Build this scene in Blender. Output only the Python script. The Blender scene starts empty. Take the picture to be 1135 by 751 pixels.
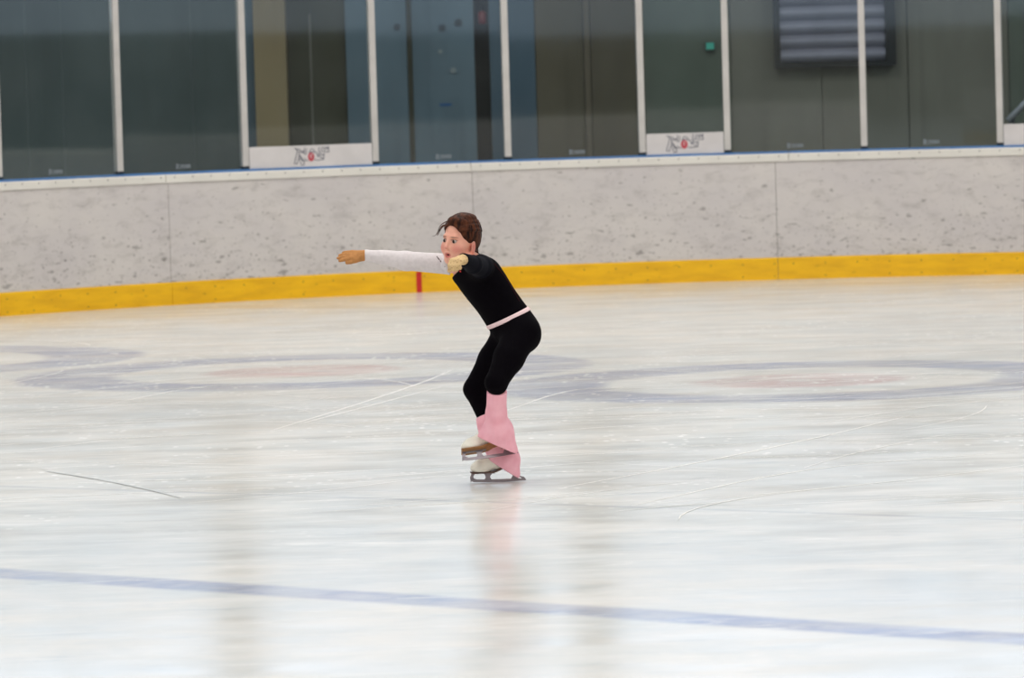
import bpy, bmesh, math, random
import numpy as np
from mathutils import Vector, Matrix
random.seed(7)
SC = bpy.context.scene
COL = SC.collection
# ------------------------------------------------------------------ camera model
W, H, F = 1135.0, 751.0, 5600.0
CAM = np.array([0.0, 0.0, 1.9])
PITCH = math.atan(306.5 / F)
ROLL = 0.029
R_ = np.array([1.0, 0, 0]); U_ = np.array([0, math.sin(PITCH), math.cos(PITCH)]); F_ = np.array([0, math.cos(PITCH), -math.sin(PITCH)])
YG = 22.86                                    # distance of the skater


def ray(px, py):
    u = (px - W / 2) / F; v = (H / 2 - py) / F
    c, s = math.cos(ROLL), math.sin(ROLL)
    return R_ * (u * c + v * s) + U_ * (-u * s + v * c) + F_


def at_y(px, py, Y):
    d = ray(px, py)
    return CAM + d * (Y / d[1])


def P(px, py, dy=0.0):                        # point on the skater
    return at_y(px, py, YG + dy)


def on_ice(px, py):
    d = ray(px, py)
    return CAM + d * (-CAM[2] / d[2])


# ------------------------------------------------------------------ materials
def lin(c):
    return tuple((x / 255 / 12.92 if x / 255 <= .04045 else ((x / 255 + .055) / 1.055) ** 2.4) for x in c)


class NT:
    def __init__(s, name):
        s.m = bpy.data.materials.new(name); s.m.use_nodes = True
        s.t = s.m.node_tree; s.t.nodes.clear()
        s.out = s.n('ShaderNodeOutputMaterial')

    def n(s, typ, **kw):
        nd = s.t.nodes.new(typ)
        for k, v in kw.items():
            setattr(nd, k, v)
        return nd

    def put(s, sock, v):
        if v is None:
            return
        if hasattr(v, 'is_output') or isinstance(v, bpy.types.NodeSocket):
            s.t.links.new(v, sock)
        else:
            if isinstance(v, (tuple, list)) and len(v) == 3 and sock.type == 'RGBA':
                v = (*v, 1)
            sock.default_value = v

    def math(s, op, a, b=None, c=None, clamp=False):
        nd = s.n('ShaderNodeMath', operation=op, use_clamp=clamp)
        for i, v in enumerate((a, b, c)):
            if v is not None:
                s.put(nd.inputs[i], v)
        return nd.outputs[0]

    def mix(s, fac, a, b, mode='MIX'):
        nd = s.n('ShaderNodeMix', data_type='RGBA', blend_type=mode)
        s.put(nd.inputs[0], fac); s.put(nd.inputs[6], a); s.put(nd.inputs[7], b)
        return nd.outputs[2]

    def ss(s, v, lo, hi, a=0.0, b=1.0):
        nd = s.n('ShaderNodeMapRange', interpolation_type='SMOOTHSTEP')
        for i, x in enumerate((v, lo, hi, a, b)):
            s.put(nd.inputs[i], x)
        return nd.outputs[0]

    def noise(s, vec, scale, detail=3, rough=.5, dist=0):
        nd = s.n('ShaderNodeTexNoise')
        s.put(nd.inputs['Vector'], vec); s.put(nd.inputs['Scale'], scale); s.put(nd.inputs['Detail'], detail)
        s.put(nd.inputs['Roughness'], rough); s.put(nd.inputs['Distortion'], dist)
        return nd.outputs['Fac']

    def mapping(s, vec, scale=(1, 1, 1), rot=(0, 0, 0), loc=(0, 0, 0)):
        nd = s.n('ShaderNodeMapping')
        s.put(nd.inputs['Vector'], vec); nd.inputs['Scale'].default_value = scale
        nd.inputs['Rotation'].default_value = rot; nd.inputs['Location'].default_value = loc
        return nd.outputs[0]

    def pos(s):
        return s.n('ShaderNodeNewGeometry').outputs['Position']

    def obj(s):
        return s.n('ShaderNodeTexCoord').outputs['Object']

    def uv(s):
        return s.n('ShaderNodeTexCoord').outputs['UV']

    def bump(s, h, strength=.3, dist=.01):
        nd = s.n('ShaderNodeBump'); s.put(nd.inputs['Height'], h)
        nd.inputs['Strength'].default_value = strength; nd.inputs['Distance'].default_value = dist
        return nd.outputs[0]

    def bsdf(s, color, rough=.5, metal=0, spec=.5, normal=None, emit=None, es=0, ior=1.45, sss=0, sheen=0):
        b = s.n('ShaderNodeBsdfPrincipled')
        s.put(b.inputs['Base Color'], color); s.put(b.inputs['Roughness'], rough); s.put(b.inputs['Metallic'], metal)
        s.put(b.inputs['Specular IOR Level'], spec); s.put(b.inputs['IOR'], ior)
        if normal is not None: s.put(b.inputs['Normal'], normal)
        if emit is not None: s.put(b.inputs['Emission Color'], emit); s.put(b.inputs['Emission Strength'], es)
        if sss: b.inputs['Subsurface Weight'].default_value = sss; b.inputs['Subsurface Radius'].default_value = (.01, .004, .002)
        if sheen: b.inputs['Sheen Weight'].default_value = sheen
        return b.outputs[0]

    def done(s, shader):
        s.t.links.new(shader, s.out.inputs[0]); return s.m


def plain(name, rgb, rough=.5, metal=0, spec=.5, var=.08, scale=20, bump=0, sheen=0, bscale=None):
    t = NT(name); c = lin(rgb)
    n = t.noise(t.obj(), scale, 4)
    col = t.mix(t.ss(n, .3, .7), tuple(x * (1 - var) for x in c), tuple(min(1, x * (1 + var)) for x in c))
    nm = t.bump(t.noise(t.obj(), bscale or scale * 6, 3), bump, .004) if bump else None
    return t.done(t.bsdf(col, rough, metal, spec, nm, sheen=sheen))


# ------------------------------------------------------------------ object helpers
def link(name, mesh, mats=None, parent=None):
    o = bpy.data.objects.new(name, mesh); COL.objects.link(o)
    if mats:
        for m in (mats if isinstance(mats, (list, tuple)) else [mats]):
            mesh.materials.append(m)
    if parent is not None:
        o.parent = parent
        o.matrix_parent_inverse = parent.matrix_world.inverted()
    return o


def tag(o, label, cat, group=None):
    o['label'] = label; o['category'] = cat
    if group: o['group'] = group
    return o


def struct(o):
    o['kind'] = 'structure'; return o


class MB:
    """collects shapes into one mesh"""
    def __init__(s):
        s.v = []; s.f = []; s.mi = []; s.uv = {}

    def add(s, vs, fs, mi=0, uvs=None):
        b = len(s.v)
        s.v += [tuple(map(float, p)) for p in vs]
        for i, f in enumerate(fs):
            s.f.append(tuple(b + k for k in f)); s.mi.append(mi)
        if uvs:
            for i, q in enumerate(uvs):
                s.uv[b + i] = q

    def box(s, lo, hi, mi=0):
        x0, y0, z0 = lo; x1, y1, z1 = hi
        v = [(x0, y0, z0), (x1, y0, z0), (x1, y1, z0), (x0, y1, z0), (x0, y0, z1), (x1, y0, z1), (x1, y1, z1), (x0, y1, z1)]
        s.add(v, [(0, 3, 2, 1), (4, 5, 6, 7), (0, 1, 5, 4), (1, 2, 6, 5), (2, 3, 7, 6), (3, 0, 4, 7)], mi)

    def obox(s, o, ax, ay, az, mi=0):          # oriented box: corner o with three edge vectors
        o = np.array(o); ax, ay, az = map(np.array, (ax, ay, az))
        v = [o, o + ax, o + ax + ay, o + ay, o + az, o + ax + az, o + ax + ay + az, o + ay + az]
        s.add(v, [(0, 3, 2, 1), (4, 5, 6, 7), (0, 1, 5, 4), (1, 2, 6, 5), (2, 3, 7, 6), (3, 0, 4, 7)], mi)

    def tube(s, pts, rad, seg=8, mi=0):
        pts = [np.array(p, float) for p in pts]; n = len(pts)
        rr = rad if isinstance(rad, (list, tuple)) else [rad] * n
        vs = []; up = np.array([.13, .21, .97])
        for i, p in enumerate(pts):
            t = pts[min(i + 1, n - 1)] - pts[max(i - 1, 0)]; t /= np.linalg.norm(t) + 1e-12
            a = np.cross(t, up); a /= np.linalg.norm(a) + 1e-12; b = np.cross(t, a)
            for k in range(seg):
                w = 2 * math.pi * k / seg
                vs.append(p + (a * math.cos(w) + b * math.sin(w)) * rr[i])
        fs = []
        for i in range(n - 1):
            for k in range(seg):
                k2 = (k + 1) % seg
                fs.append((i * seg + k, i * seg + k2, (i + 1) * seg + k2, (i + 1) * seg + k))
        fs.append(tuple(range(seg))); fs.append(tuple((n - 1) * seg + k for k in reversed(range(seg))))
        s.add(vs, fs, mi)

    def prism(s, poly, o, ax, az, depth, mi=0):   # polygon in plane (ax,az) extruded along depth vector
        o, ax, az, depth = map(np.array, (o, ax, az, depth)); n = len(poly)
        a = [o + ax * p[0] + az * p[1] - depth / 2 for p in poly]; b = [q + depth for q in a]
        fs = [tuple(range(n)), tuple(range(2 * n - 1, n - 1, -1))]
        fs += [(i, i + n, (i + 1) % n + n, (i + 1) % n) for i in range(n)]
        s.add(a + b, fs, mi)

    def ribbon(s, pts, width, o, ax, az, depth, mi=0):   # stroke drawn in a plane
        for (x0, y0), (x1, y1) in zip(pts[:-1], pts[1:]):
            dx, dy = x1 - x0, y1 - y0; L = math.hypot(dx, dy) + 1e-9
            nx, ny = -dy / L * width / 2, dx / L * width / 2; ex, ey = dx / L * width * .4, dy / L * width * .4
            s.prism([(x0 - ex + nx, y0 - ey + ny), (x0 - ex - nx, y0 - ey - ny), (x1 + ex - nx, y1 + ey - ny), (x1 + ex + nx, y1 + ey + ny)], o, ax, az, depth, mi)

    def build(s, name, mats, parent=None, smooth=False, fix=True, bevel=0):
        me = bpy.data.meshes.new(name); me.from_pydata(s.v, [], s.f)
        for p, m in zip(me.polygons, s.mi):
            p.material_index = m; p.use_smooth = smooth
        if s.uv:
            uvl = me.uv_layers.new(name='UVMap')
            for lp in me.loops:
                uvl.data[lp.index].uv = s.uv.get(lp.vertex_index, (0, 0))
        if fix:
            bm = bmesh.new(); bm.from_mesh(me); bmesh.ops.recalc_face_normals(bm, faces=bm.faces)
            if bevel:
                bmesh.ops.bevel(bm, geom=[e for e in bm.edges if len(e.link_faces) == 2 and e.calc_face_angle(0) > .6], offset=bevel, segments=2, affect='EDGES', profile=.6)
            bm.to_mesh(me); bm.free()
        me.update()
        return link(name, me, mats, parent)


def empty(name, loc):
    o = bpy.data.objects.new(name, None); COL.objects.link(o); o.location = loc; o.empty_display_size = .1
    bpy.context.view_layer.update(); return o


# ------------------------------------------------------------------ the rink corner
CX, CY, RR = 2.0, 34.2, 8.5
TH0, TH1 = math.radians(-49), math.radians(41)


def bp(s, off, z):                              # s = arc length from the apex, off = outwards
    th = s / RR; t = min(max(th, TH0), TH1); e = (th - t) * RR
    r = RR + off
    return np.array([CX + r * math.sin(t) + e * math.cos(t), CY + r * math.cos(t) - e * math.sin(t), z])


def nrm0(v): return np.array(v) / np.linalg.norm(v)


def sdeg(d): return math.radians(d) * RR


def spx(px, py=176):                            # arc length where a picture column meets the boards
    lo, hi = sdeg(-75), sdeg(60)
    for _ in range(50):
        m = (lo + hi) / 2; q = bp(m, .04, 1.1)
        X = at_y(px, py, q[1])[0]
        if q[0] < X: lo = m
        else: hi = m
    return lo


def sweep(mb, prof, s0, s1, step=.12, mi=0):
    n = max(2, int(abs(s1 - s0) / step) + 1); m = len(prof); vs = []; uv = []
    for i in range(n):
        s = s0 + (s1 - s0) * i / (n - 1)
        for (o, z) in prof:
            vs.append(bp(s, o, z)); uv.append((s, z))
    fs = []
    for i in range(n - 1):
        for k in range(m):
            k2 = (k + 1) % m
            fs.append((i * m + k, i * m + k2, (i + 1) * m + k2, (i + 1) * m + k))
    fs.append(tuple(range(m))); fs.append(tuple((n - 1) * m + k for k in reversed(range(m))))
    mb.add(vs, fs, mi, uv)


# --- materials of the place
def board_material():
    t = NT('scuffed_white_plastic'); uv = t.uv(); sp = t.n('ShaderNodeSeparateXYZ'); t.put(sp.inputs[0], uv)
    v = sp.outputs[1]
    big = t.noise(t.mapping(uv, (1.0, 1.4, 1)), 1.1, 4, .6)
    base = t.mix(t.ss(big, .3, .7), lin((199, 193, 192)), lin((208, 202, 198)))
    haze = t.noise(t.mapping(uv, (5, 11, 1)), 1.0, 6, .7, .6)
    base = t.mix(t.ss(haze, .46, .76, 0, .40), base, lin((140, 134, 130)))
    # scuff strokes, more of them lower down
    low = t.ss(v, .15, 1.0, .055, 0.0)
    for sc, rot, th in (((8, 22, 1), .05, .69), ((14, 22, 1), -.55, .70), ((26, 34, 1), .2, .69), ((40, 44, 1), .6, .70)):
        n = t.noise(t.mapping(uv, sc, (0, 0, rot), (sc[0] * 3, 1, 0)), 1.0, 2, .4)
        base = t.mix(t.ss(t.math('ADD', n, low), th, th + .08, 0, .5), base, lin((100, 94, 90)))
    vo = t.n('ShaderNodeTexVoronoi'); t.put(vo.inputs['Vector'], t.mapping(uv, (4.2, 5.5, 1))); vo.inputs['Scale'].default_value = 1
    dot = t.ss(vo.outputs['Distance'], .035, .075, 1, 0)
    keep = t.ss(t.noise(t.mapping(uv, (2, 2, 1), loc=(4, 2, 0)), 1.3, 1), .47, .53)
    base = t.mix(t.math('MULTIPLY', t.math('MULTIPLY', dot, keep), .6), base, lin((58, 52, 50)))
    return t.done(t.bsdf(base, .45, 0, .35))


def kick_material():
    t = NT('yellow_plastic'); uv = t.uv()
    n = t.noise(t.mapping(uv, (2, 9, 1)), 1.5, 5, .6)
    c = t.mix(t.ss(n, .3, .75), lin((244, 190, 24)), lin((224, 168, 22)))
    n2 = t.noise(t.mapping(uv, (14, 30, 1)), 1.0, 3, .5)
    c = t.mix(t.ss(n2, .66, .74, 0, .5), c, lin((150, 104, 24)))
    return t.done(t.bsdf(c, .4, 0, .4))


def ice_material():
    t = NT('skated_ice'); p = t.pos(); sp = t.n('ShaderNodeSeparateXYZ'); t.put(sp.inputs[0], p)
    x, y = sp.outputs[0], sp.outputs[1]
    big = t.noise(p, .33, 4, .6)
    mid = t.noise(t.mapping(p, (1.5, 1.5, 1), (0, 0, .5)), 1.0, 6, .65, .5)
    c = t.mix(t.ss(mid, .32, .7), lin((208, 208, 204)), lin((223, 218, 210)))
    c = t.mix(t.ss(big, .42, .66, 0, .45), c, lin((200, 203, 203)))
    # faded paint under the ice
    wob = t.math('MULTIPLY', t.math('SUBTRACT', t.noise(p, 2.6, 4, .6), .5), .16)
    fade = t.ss(t.noise(t.mapping(p, (1.1, 1.1, 1), (0, 0, .3)), 1.6, 5, .65), .3, .64, 1.0, .5)
    for (hx, hy) in HOUSES:
        d = t.math('SQRT', t.math('ADD', t.math('POWER', t.math('SUBTRACT', x, hx), 2), t.math('POWER', t.math('SUBTRACT', y, hy), 2)))
        d = t.math('ADD', d, wob)
        ring = t.math('MULTIPLY', t.ss(d, 1.10, 1.24), t.ss(d, 1.74, 1.88, 1, 0))
        c = t.mix(t.math('MULTIPLY', t.math('MULTIPLY', ring, fade), .78), c, lin((136, 140, 164)))
        red = t.math('MULTIPLY', t.ss(d, .52, .70, 1, 0), t.ss(d, .05, .2, .5, 1))
        c = t.mix(t.math('MULTIPLY', t.math('MULTIPLY', red, fade), .68), c, lin((192, 150, 144)))
    for (a, b, w, soft, col, op) in LINES:
        dx, dy = b[0] - a[0], b[1] - a[1]; L = math.hypot(dx, dy); nx, ny = -dy / L, dx / L
        q = t.math('ADD', t.math('MULTIPLY', x, nx), t.math('MULTIPLY', y, ny))
        q = t.math('ABSOLUTE', t.math('SUBTRACT', q, a[0] * nx + a[1] * ny))
        q = t.math('ADD', q, t.math('MULTIPLY', wob, w))
        m = t.ss(q, w / 2 - soft, w / 2 + soft, 1, 0)
        c = t.mix(t.math('MULTIPLY', t.math('MULTIPLY', m, fade), op), c, lin(col))
    # scraped snow
    sn = t.noise(t.mapping(p, (.9, 3.2, 1), (0, 0, .25)), 1.3, 7, .72, .8)
    c = t.mix(t.ss(sn, .56, .70, 0, .62), c, lin((234, 231, 225)))
    sn2 = t.noise(t.mapping(p, (1.6, 5.5, 1), (0, 0, -.42), (3, 7, 0)), 1.2, 6, .7, .4)
    c = t.mix(t.ss(sn2, .58, .69, 0, .5), c, lin((234, 232, 228)))
    dk = t.noise(t.mapping(p, (1.1, 4.2, 1), (0, 0, .1), (9, 1, 0)), 1.4, 6, .7, .6)
    c = t.mix(t.ss(dk, .56, .70, 0, .38), c, lin((172, 180, 185)))
    vo = t.n('ShaderNodeTexVoronoi'); t.put(vo.inputs['Vector'], t.mapping(p, (13, 5.5, 1), (0, 0, .15))); vo.inputs['Scale'].default_value = 1
    cr = t.math('MULTIPLY', t.ss(vo.outputs['Distance'], .12, .26, 1, 0), t.ss(t.noise(p, .8, 3), .46, .58))
    c = t.mix(t.math('MULTIPLY', t.math('MULTIPLY', cr, t.ss(y, 19, 25)), .9), c, lin((244, 242, 238)))
    rough = t.ss(t.noise(t.mapping(p, (1, 2, 1)), 1.2, 5, .6), .3, .7, .14, .25)
    return t.done(t.bsdf(c, rough, 0, .16, t.bump(mid, .06, .01), ior=1.31))


def glass_material():
    t = NT('rink_shield_acrylic')
    tr = t.n('ShaderNodeBsdfTransparent'); tr.inputs[0].default_value = (.86, .90, .89, 1)
    gl = t.n('ShaderNodeBsdfGlossy'); gl.inputs[0].default_value = (.95, .98, 1, 1); gl.inputs['Roughness'].default_value = .03
    df = t.n('ShaderNodeBsdfDiffuse'); df.inputs[0].default_value = (.55, .58, .58, 1)
    lw = t.n('ShaderNodeLayerWeight'); lw.inputs[0].default_value = .25
    m1 = t.n('ShaderNodeMixShader'); t.put(m1.inputs[0], t.math('MULTIPLY_ADD', lw.outputs['Fresnel'], .5, .035))
    t.t.links.new(tr.outputs[0], m1.inputs[1]); t.t.links.new(gl.outputs[0], m1.inputs[2])
    m2 = t.n('ShaderNodeMixShader'); t.put(m2.inputs[0], t.ss(t.noise(t.obj(), 2.0, 4, .6), .35, .7, .002, .012))
    t.t.links.new(m1.outputs[0], m2.inputs[1]); t.t.links.new(df.outputs[0], m2.inputs[2])
    return t.done(m2.outputs[0])


def wall_material(name, rgb, seam=None, var=.14):
    t = NT(name); p = t.pos(); c = lin(rgb)
    n = t.noise(t.mapping(p, (1, 1, .35)), 1.4, 5, .6)
    col = t.mix(t.ss(n, .3, .7), tuple(x * (1 - var) for x in c), tuple(x * (1 + var) for x in c))
    n2 = t.noise(t.mapping(p, (9, 9, .5)), 1.0, 3)
    col = t.mix(t.ss(n2, .55, .75, 0, .35), col, tuple(x * .72 for x in c))
    return t.done(t.bsdf(col, .7, 0, .25))


def glow(name, rgb, strength):
    t = NT(name); n = t.noise(t.pos(), .35, 3)
    e = t.n('ShaderNodeEmission'); t.put(e.inputs[0], t.mix(n, lin(rgb), tuple(min(1, x * 1.1) for x in lin(rgb)))); e.inputs[1].default_value = strength
    return t.done(e.outputs[0])


CROSS = np.array([.765, -.644])
h1 = on_ice(336, 411); h2 = on_ice(888, 421.5)
HOUSES = [(h1[0], h1[1]), (h2[0], h2[1]), (2 * h1[0] - h2[0], 2 * h1[1] - h2[1])]
b0, b1 = on_ice(0, 635), on_ice(1135, 708)
l0, l1 = on_ice(560, 557), on_ice(1135, 576)
LINES = [(b0, b1, .27, .05, (122, 131, 168), .85), (l0, l1, .045, .03, (150, 156, 166), .55)]

M = {}
M['board'] = board_material(); M['kick'] = kick_material(); M['glass'] = glass_material(); M['ice'] = ice_material()
M['cap'] = plain('white_rail_plastic', (222, 218, 210), .4, var=.04, scale=3)
M['blue'] = plain('blue_sill', (70, 120, 178), .4, var=.1, scale=3)
M['dot'] = plain('screw_steel', (96, 92, 90), .5, .4)
M['ydot'] = plain('screw_brown', (120, 92, 40), .6)  # brown of the screw heads on the kick plates
M['alu'] = plain('brushed_aluminium', (196, 192, 188), .5, .15, var=.05, scale=6)
M['foot'] = plain('post_shoe_dark', (22, 34, 44), .6)
M['joint'] = plain('joint_grey', (140, 132, 122), .6)
M['red'] = plain('red_goal_mark', (196, 38, 34), .45)
M['ad'] = plain('white_advert_board', (206, 201, 200), .45, var=.05, scale=5)
M['logo'] = plain('logo_grey_ink', (104, 106, 118), .6)
M['logored'] = plain('logo_red_ink', (186, 70, 82), .6)
M['sticker'] = plain('sticker_grey', (122, 130, 136), .6)

# --- ice and floor
pts = [bp(s, .02, 0)[:2] for s in np.linspace(sdeg(-49) - 40, sdeg(41) + 30, 160)]
s_l, s_r = pts[0], pts[-1]
poly = [(p[0], p[1]) for p in pts] + [(s_r[0], -57.0), (s_l[0], -57.0)]
me = bpy.data.meshes.new('ice_floor'); bm = bmesh.new()
bm.faces.new([bm.verts.new((x, y, 0)) for x, y in poly]); bmesh.ops.triangulate(bm, faces=bm.faces[:])
bmesh.ops.recalc_face_normals(bm, faces=bm.faces)
if bm.faces[0].normal.z < 0: bmesh.ops.reverse_faces(bm, faces=bm.faces[:])
bm.to_mesh(me); bm.free()
ice = struct(link('ice_floor', me, M['ice']))
mb = MB(); mb.box((-60, -58, -.3), (60, 60, -.05)); struct(mb.build('floor', plain('concrete_floor', (96, 94, 90), .8)))

# --- dasher boards: one thing per section
sec = [sdeg(-49) - 9, spx(185, 250), spx(523.5, 250), spx(861, 250), sdeg(64)]
board_labels = ['scuffed off-white rink board section at the far left of the rink corner',
                'scuffed off-white rink board section with a red goal mark on its yellow kick plate',
                'off-white rink board section directly behind and right of the skater',
                'off-white rink board section at the far right, below the louvre vent']
boards = []
for i in range(4):
    a, b = sec[i] + .002, sec[i + 1] - .002
    m = MB(); sweep(m, [(0, .0), (0, 1.02), (.04, 1.02), (.04, .0)], a, b)
    root = m.build('dasher_board', [M['board']], smooth=False)
    tag(root, board_labels[i], 'rink board', 'rink boards round the corner'); boards.append(root)
    k = MB(); sweep(k, [(-.012, 0), (-.012, .176), (-.001, .188), (-.001, 0)], a, b)
    s = a + .13
    while s < b - .02:
        for dz in ((.135,) if int(s * 10) % 2 else (.135, .03)):
            c = bp(s, -.0125, dz); e = bp(s + .001, -.0125, dz) - c; e /= np.linalg.norm(e)
            k.prism([(.006 * math.cos(q), .006 * math.sin(q)) for q in np.linspace(0, 2 * math.pi, 9)[:-1]], c, e, (0, 0, 1), np.cross(e, (0, 0, 1)) * .002, 1)
        s += .27
    k.build('kick_plate', [M['kick'], M['ydot']], root)
    ca = a if i == 0 else [None, spx(180, 195), spx(520, 182), spx(874, 170)][i] + .003
    cb = b if i == 3 else [spx(180, 195), spx(520, 182), spx(874, 170)][i] - .003
    c_ = MB(); sweep(c_, [(-.012, 1.006), (-.016, 1.055), (-.008, 1.066), (.10, 1.066), (.10, 1.021), (.042, 1.021), (.042, 1.006)] if False else [(-.014, 1.0), (-.016, 1.055), (-.008, 1.066), (-.001, 1.066), (-.001, 1.0)], ca, cb)
    sweep(c_, [(-.002, 1.0205), (-.002, 1.066), (.11, 1.066), (.11, 1.0205)], ca, cb)
    s = ca + .08
    while s < cb:
        c = bp(s, -.0165, 1.043); e = bp(s + .001, -.0165, 1.043) - c; e /= np.linalg.norm(e)
        c_.prism([(.0055 * math.cos(q), .0055 * math.sin(q)) for q in np.linspace(0, 2 * math.pi, 9)[:-1]], c, e, (0, 0, 1), np.cross(e, (0, 0, 1)) * .003, 1)
        s += .17
    cap = c_.build('cap_rail', [M['cap'], M['dot']], root)
    d_ = MB(); sweep(d_, [(.0, 1.0665), (.0, 1.083), (.10, 1.083), (.10, 1.0665)], ca, cb); d_.build('sill_strip', M['blue'], cap)
    if i == 1:
        q = MB(); sg = spx(462, 300); sweep(q, [(-.0135, .002), (-.0135, .175), (-.012, .175), (-.012, .002)], sg - .024, sg + .024, .01)
        o = q.build('goal_mark', M['red'], root); o['label'] = 'red goal line mark on yellow plate'

# the boards go on round the next corner and down the opposite side (mirrored in the shields)
def far_path():
    e = np.array([math.cos(TH1), -math.sin(TH1)]); c2 = np.array([CX, CY]) + e * 13; out = []
    for l in np.linspace(sdeg(64) - sdeg(41) + .01, 13, 6): out.append((np.array([CX, CY]) + e * l, TH1))
    for th in np.radians(np.linspace(44, 131, 30)): out.append((c2, th))
    for l in (5, 15, 30, 48): out.append((c2 + np.array([math.cos(math.radians(131)), -math.sin(math.radians(131))]) * l, math.radians(131)))
    return out
FP = far_path()
for nm, prof, mt in (('trim_30', [(0, .19), (0, 1.01), (.04, 1.01), (.04, .19)], 'board'), ('trim_31', [(-.012, 0), (-.012, .188), (.04, .188), (.04, 0)], 'kick'), ('trim_32', [(-.014, 1.012), (-.014, 1.083), (.11, 1.083), (.11, 1.012)], 'cap')):
    m = MB(); vs = []; uv = []; k = len(prof)
    for i, (c, th) in enumerate(FP):
        for o, z in prof:
            vs.append((c[0] + (RR + o) * math.sin(th), c[1] + (RR + o) * math.cos(th), z)); uv.append((20 + i * .6, z))
    fs = [(i * k + j, i * k + (j + 1) % k, (i + 1) * k + (j + 1) % k, (i + 1) * k + j) for i in range(len(FP) - 1) for j in range(k)]
    m.add(vs, fs + [tuple(range(k)), tuple((len(FP) - 1) * k + j for j in reversed(range(k)))], 0, uv); struct(m.build(nm, M[mt]))

# --- posts, shields, advert strips
PX = [-2, 132.3, 271.8, 416, 563.3, 712.5, 807, 958.5, 1109.5]
SP = [spx(x, 180) for x in PX]
SP = [SP[0] - 1.17] + SP + [SP[-1] + 1.17]
SPd = []
post_lab = [None, 'slim light metal shield post at the very left edge of the photo', 'slim light metal shield post between the two leftmost dark panes',
            'light metal shield post at the left end of the larger whole advert strip', 'light metal shield post at the right end of the larger whole advert strip',
            'light metal shield post above and right of the skater, left of the brown wall', 'light metal shield post at the left end of the narrow advert strip',
            'light metal shield post at the right end of the narrow advert strip', 'light metal shield post that crosses in front of the louvre vent',
            'rightmost light metal shield post in the photo, beside a cut-off advert strip', None]
ZT = 3.15
for i, s in enumerate(SP):
    c = bp(s, .05, 0); e = bp(s + .01, .05, 0) - bp(s - .01, .05, 0); e /= np.linalg.norm(e); n = np.array([-e[1], e[0], 0])
    if post_lab[i] is None: continue
    m = MB()
    w, dpt = .052, .056
    prof = [(-w / 2, -dpt / 2), (w / 2, -dpt / 2), (w / 2, -.008), (w / 2 - .008, -.008), (w / 2 - .008, .008), (w / 2, .008), (w / 2, dpt / 2), (-w / 2, dpt / 2), (-w / 2, .008), (-w / 2 + .008, .008), (-w / 2 + .008, -.008), (-w / 2, -.008)]
    vs = [c + e * a + n * b + np.array([0, 0, z]) for z in (1.108, ZT) for a, b in prof]; k = len(prof)
    m.add(vs, [tuple(range(k)), tuple(range(2 * k - 1, k - 1, -1))] + [(j, (j + 1) % k, (j + 1) % k + k, j + k) for j in range(k)])
    root = m.build('shield_post', M['alu']); tag(root, post_lab[i], 'post', 'shield posts')
    f = MB(); f.obox(c - e * .029 - n * .031 + np.array([0, 0, 1.0832]), e * .058, n * .062, np.array([0, 0, .0248])); f.build('post_shoe', M['foot'], root)
ads = {3: 'wider white advert strip with jagged grey lettering and red blob, left of the skater',
       6: 'narrow white advert strip with jagged lettering, at the foot of the narrow pane', 9: 'white advert strip cut off by the right edge of the photo'}
pane_lab = {0: None, 1: 'clear shield pane at the far left, dark wall behind it', 2: 'clear shield pane second from the left, dark wall behind it',
            3: 'clear shield pane above the wider whole advert strip, beige column behind it', 4: 'clear shield pane with the blue metal doors behind it',
            5: 'clear shield pane right of the skater with a brown wall behind it', 6: 'narrow clear shield pane showing a tiny green sign behind it',
            7: 'clear shield pane covering the left part of the louvre vent', 8: 'clear shield pane right of the post that crosses the louvre vent',
            9: 'clear shield pane at the right edge of the photo above the cut-off advert strip'}
LOGO = [([(150, 130), (210, 170), (185, 260), (130, 440), (190, 450), (235, 330), (292, 480), (345, 478), (352, 385), (312, 395), (250, 270), (240, 205), (330, 225), (352, 190)], 0),
        ([(150, 130), (260, 165), (345, 215)], 0), ([(372, 125), (358, 235), (385, 262), (405, 230), (420, 140)], 0),
        ([(235, 330), (245, 265), (300, 330), (312, 395)], 0), ([(300, 345), (330, 372), (318, 405)], 0), ([(370, 345), (385, 392), (440, 388)], 0),
        ([(470, 225), (500, 165), (540, 150), (580, 185), (600, 222), (545, 212), (470, 225)], 0),
        ([(600, 225), (645, 245), (668, 330), (700, 245), (722, 340), (750, 352), (800, 350), (806, 260), (770, 300), (745, 258)], 0),
        ([(700, 110), (690, 215), (730, 232)], 0), ([(775, 115), (745, 195), (800, 222), (835, 215)], 0), ([(800, 130), (822, 185), (850, 118), (880, 170), (908, 112), (915, 225), (855, 226)], 0),
        ([(590, 372), (640, 392), (800, 376)], 0)]
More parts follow.
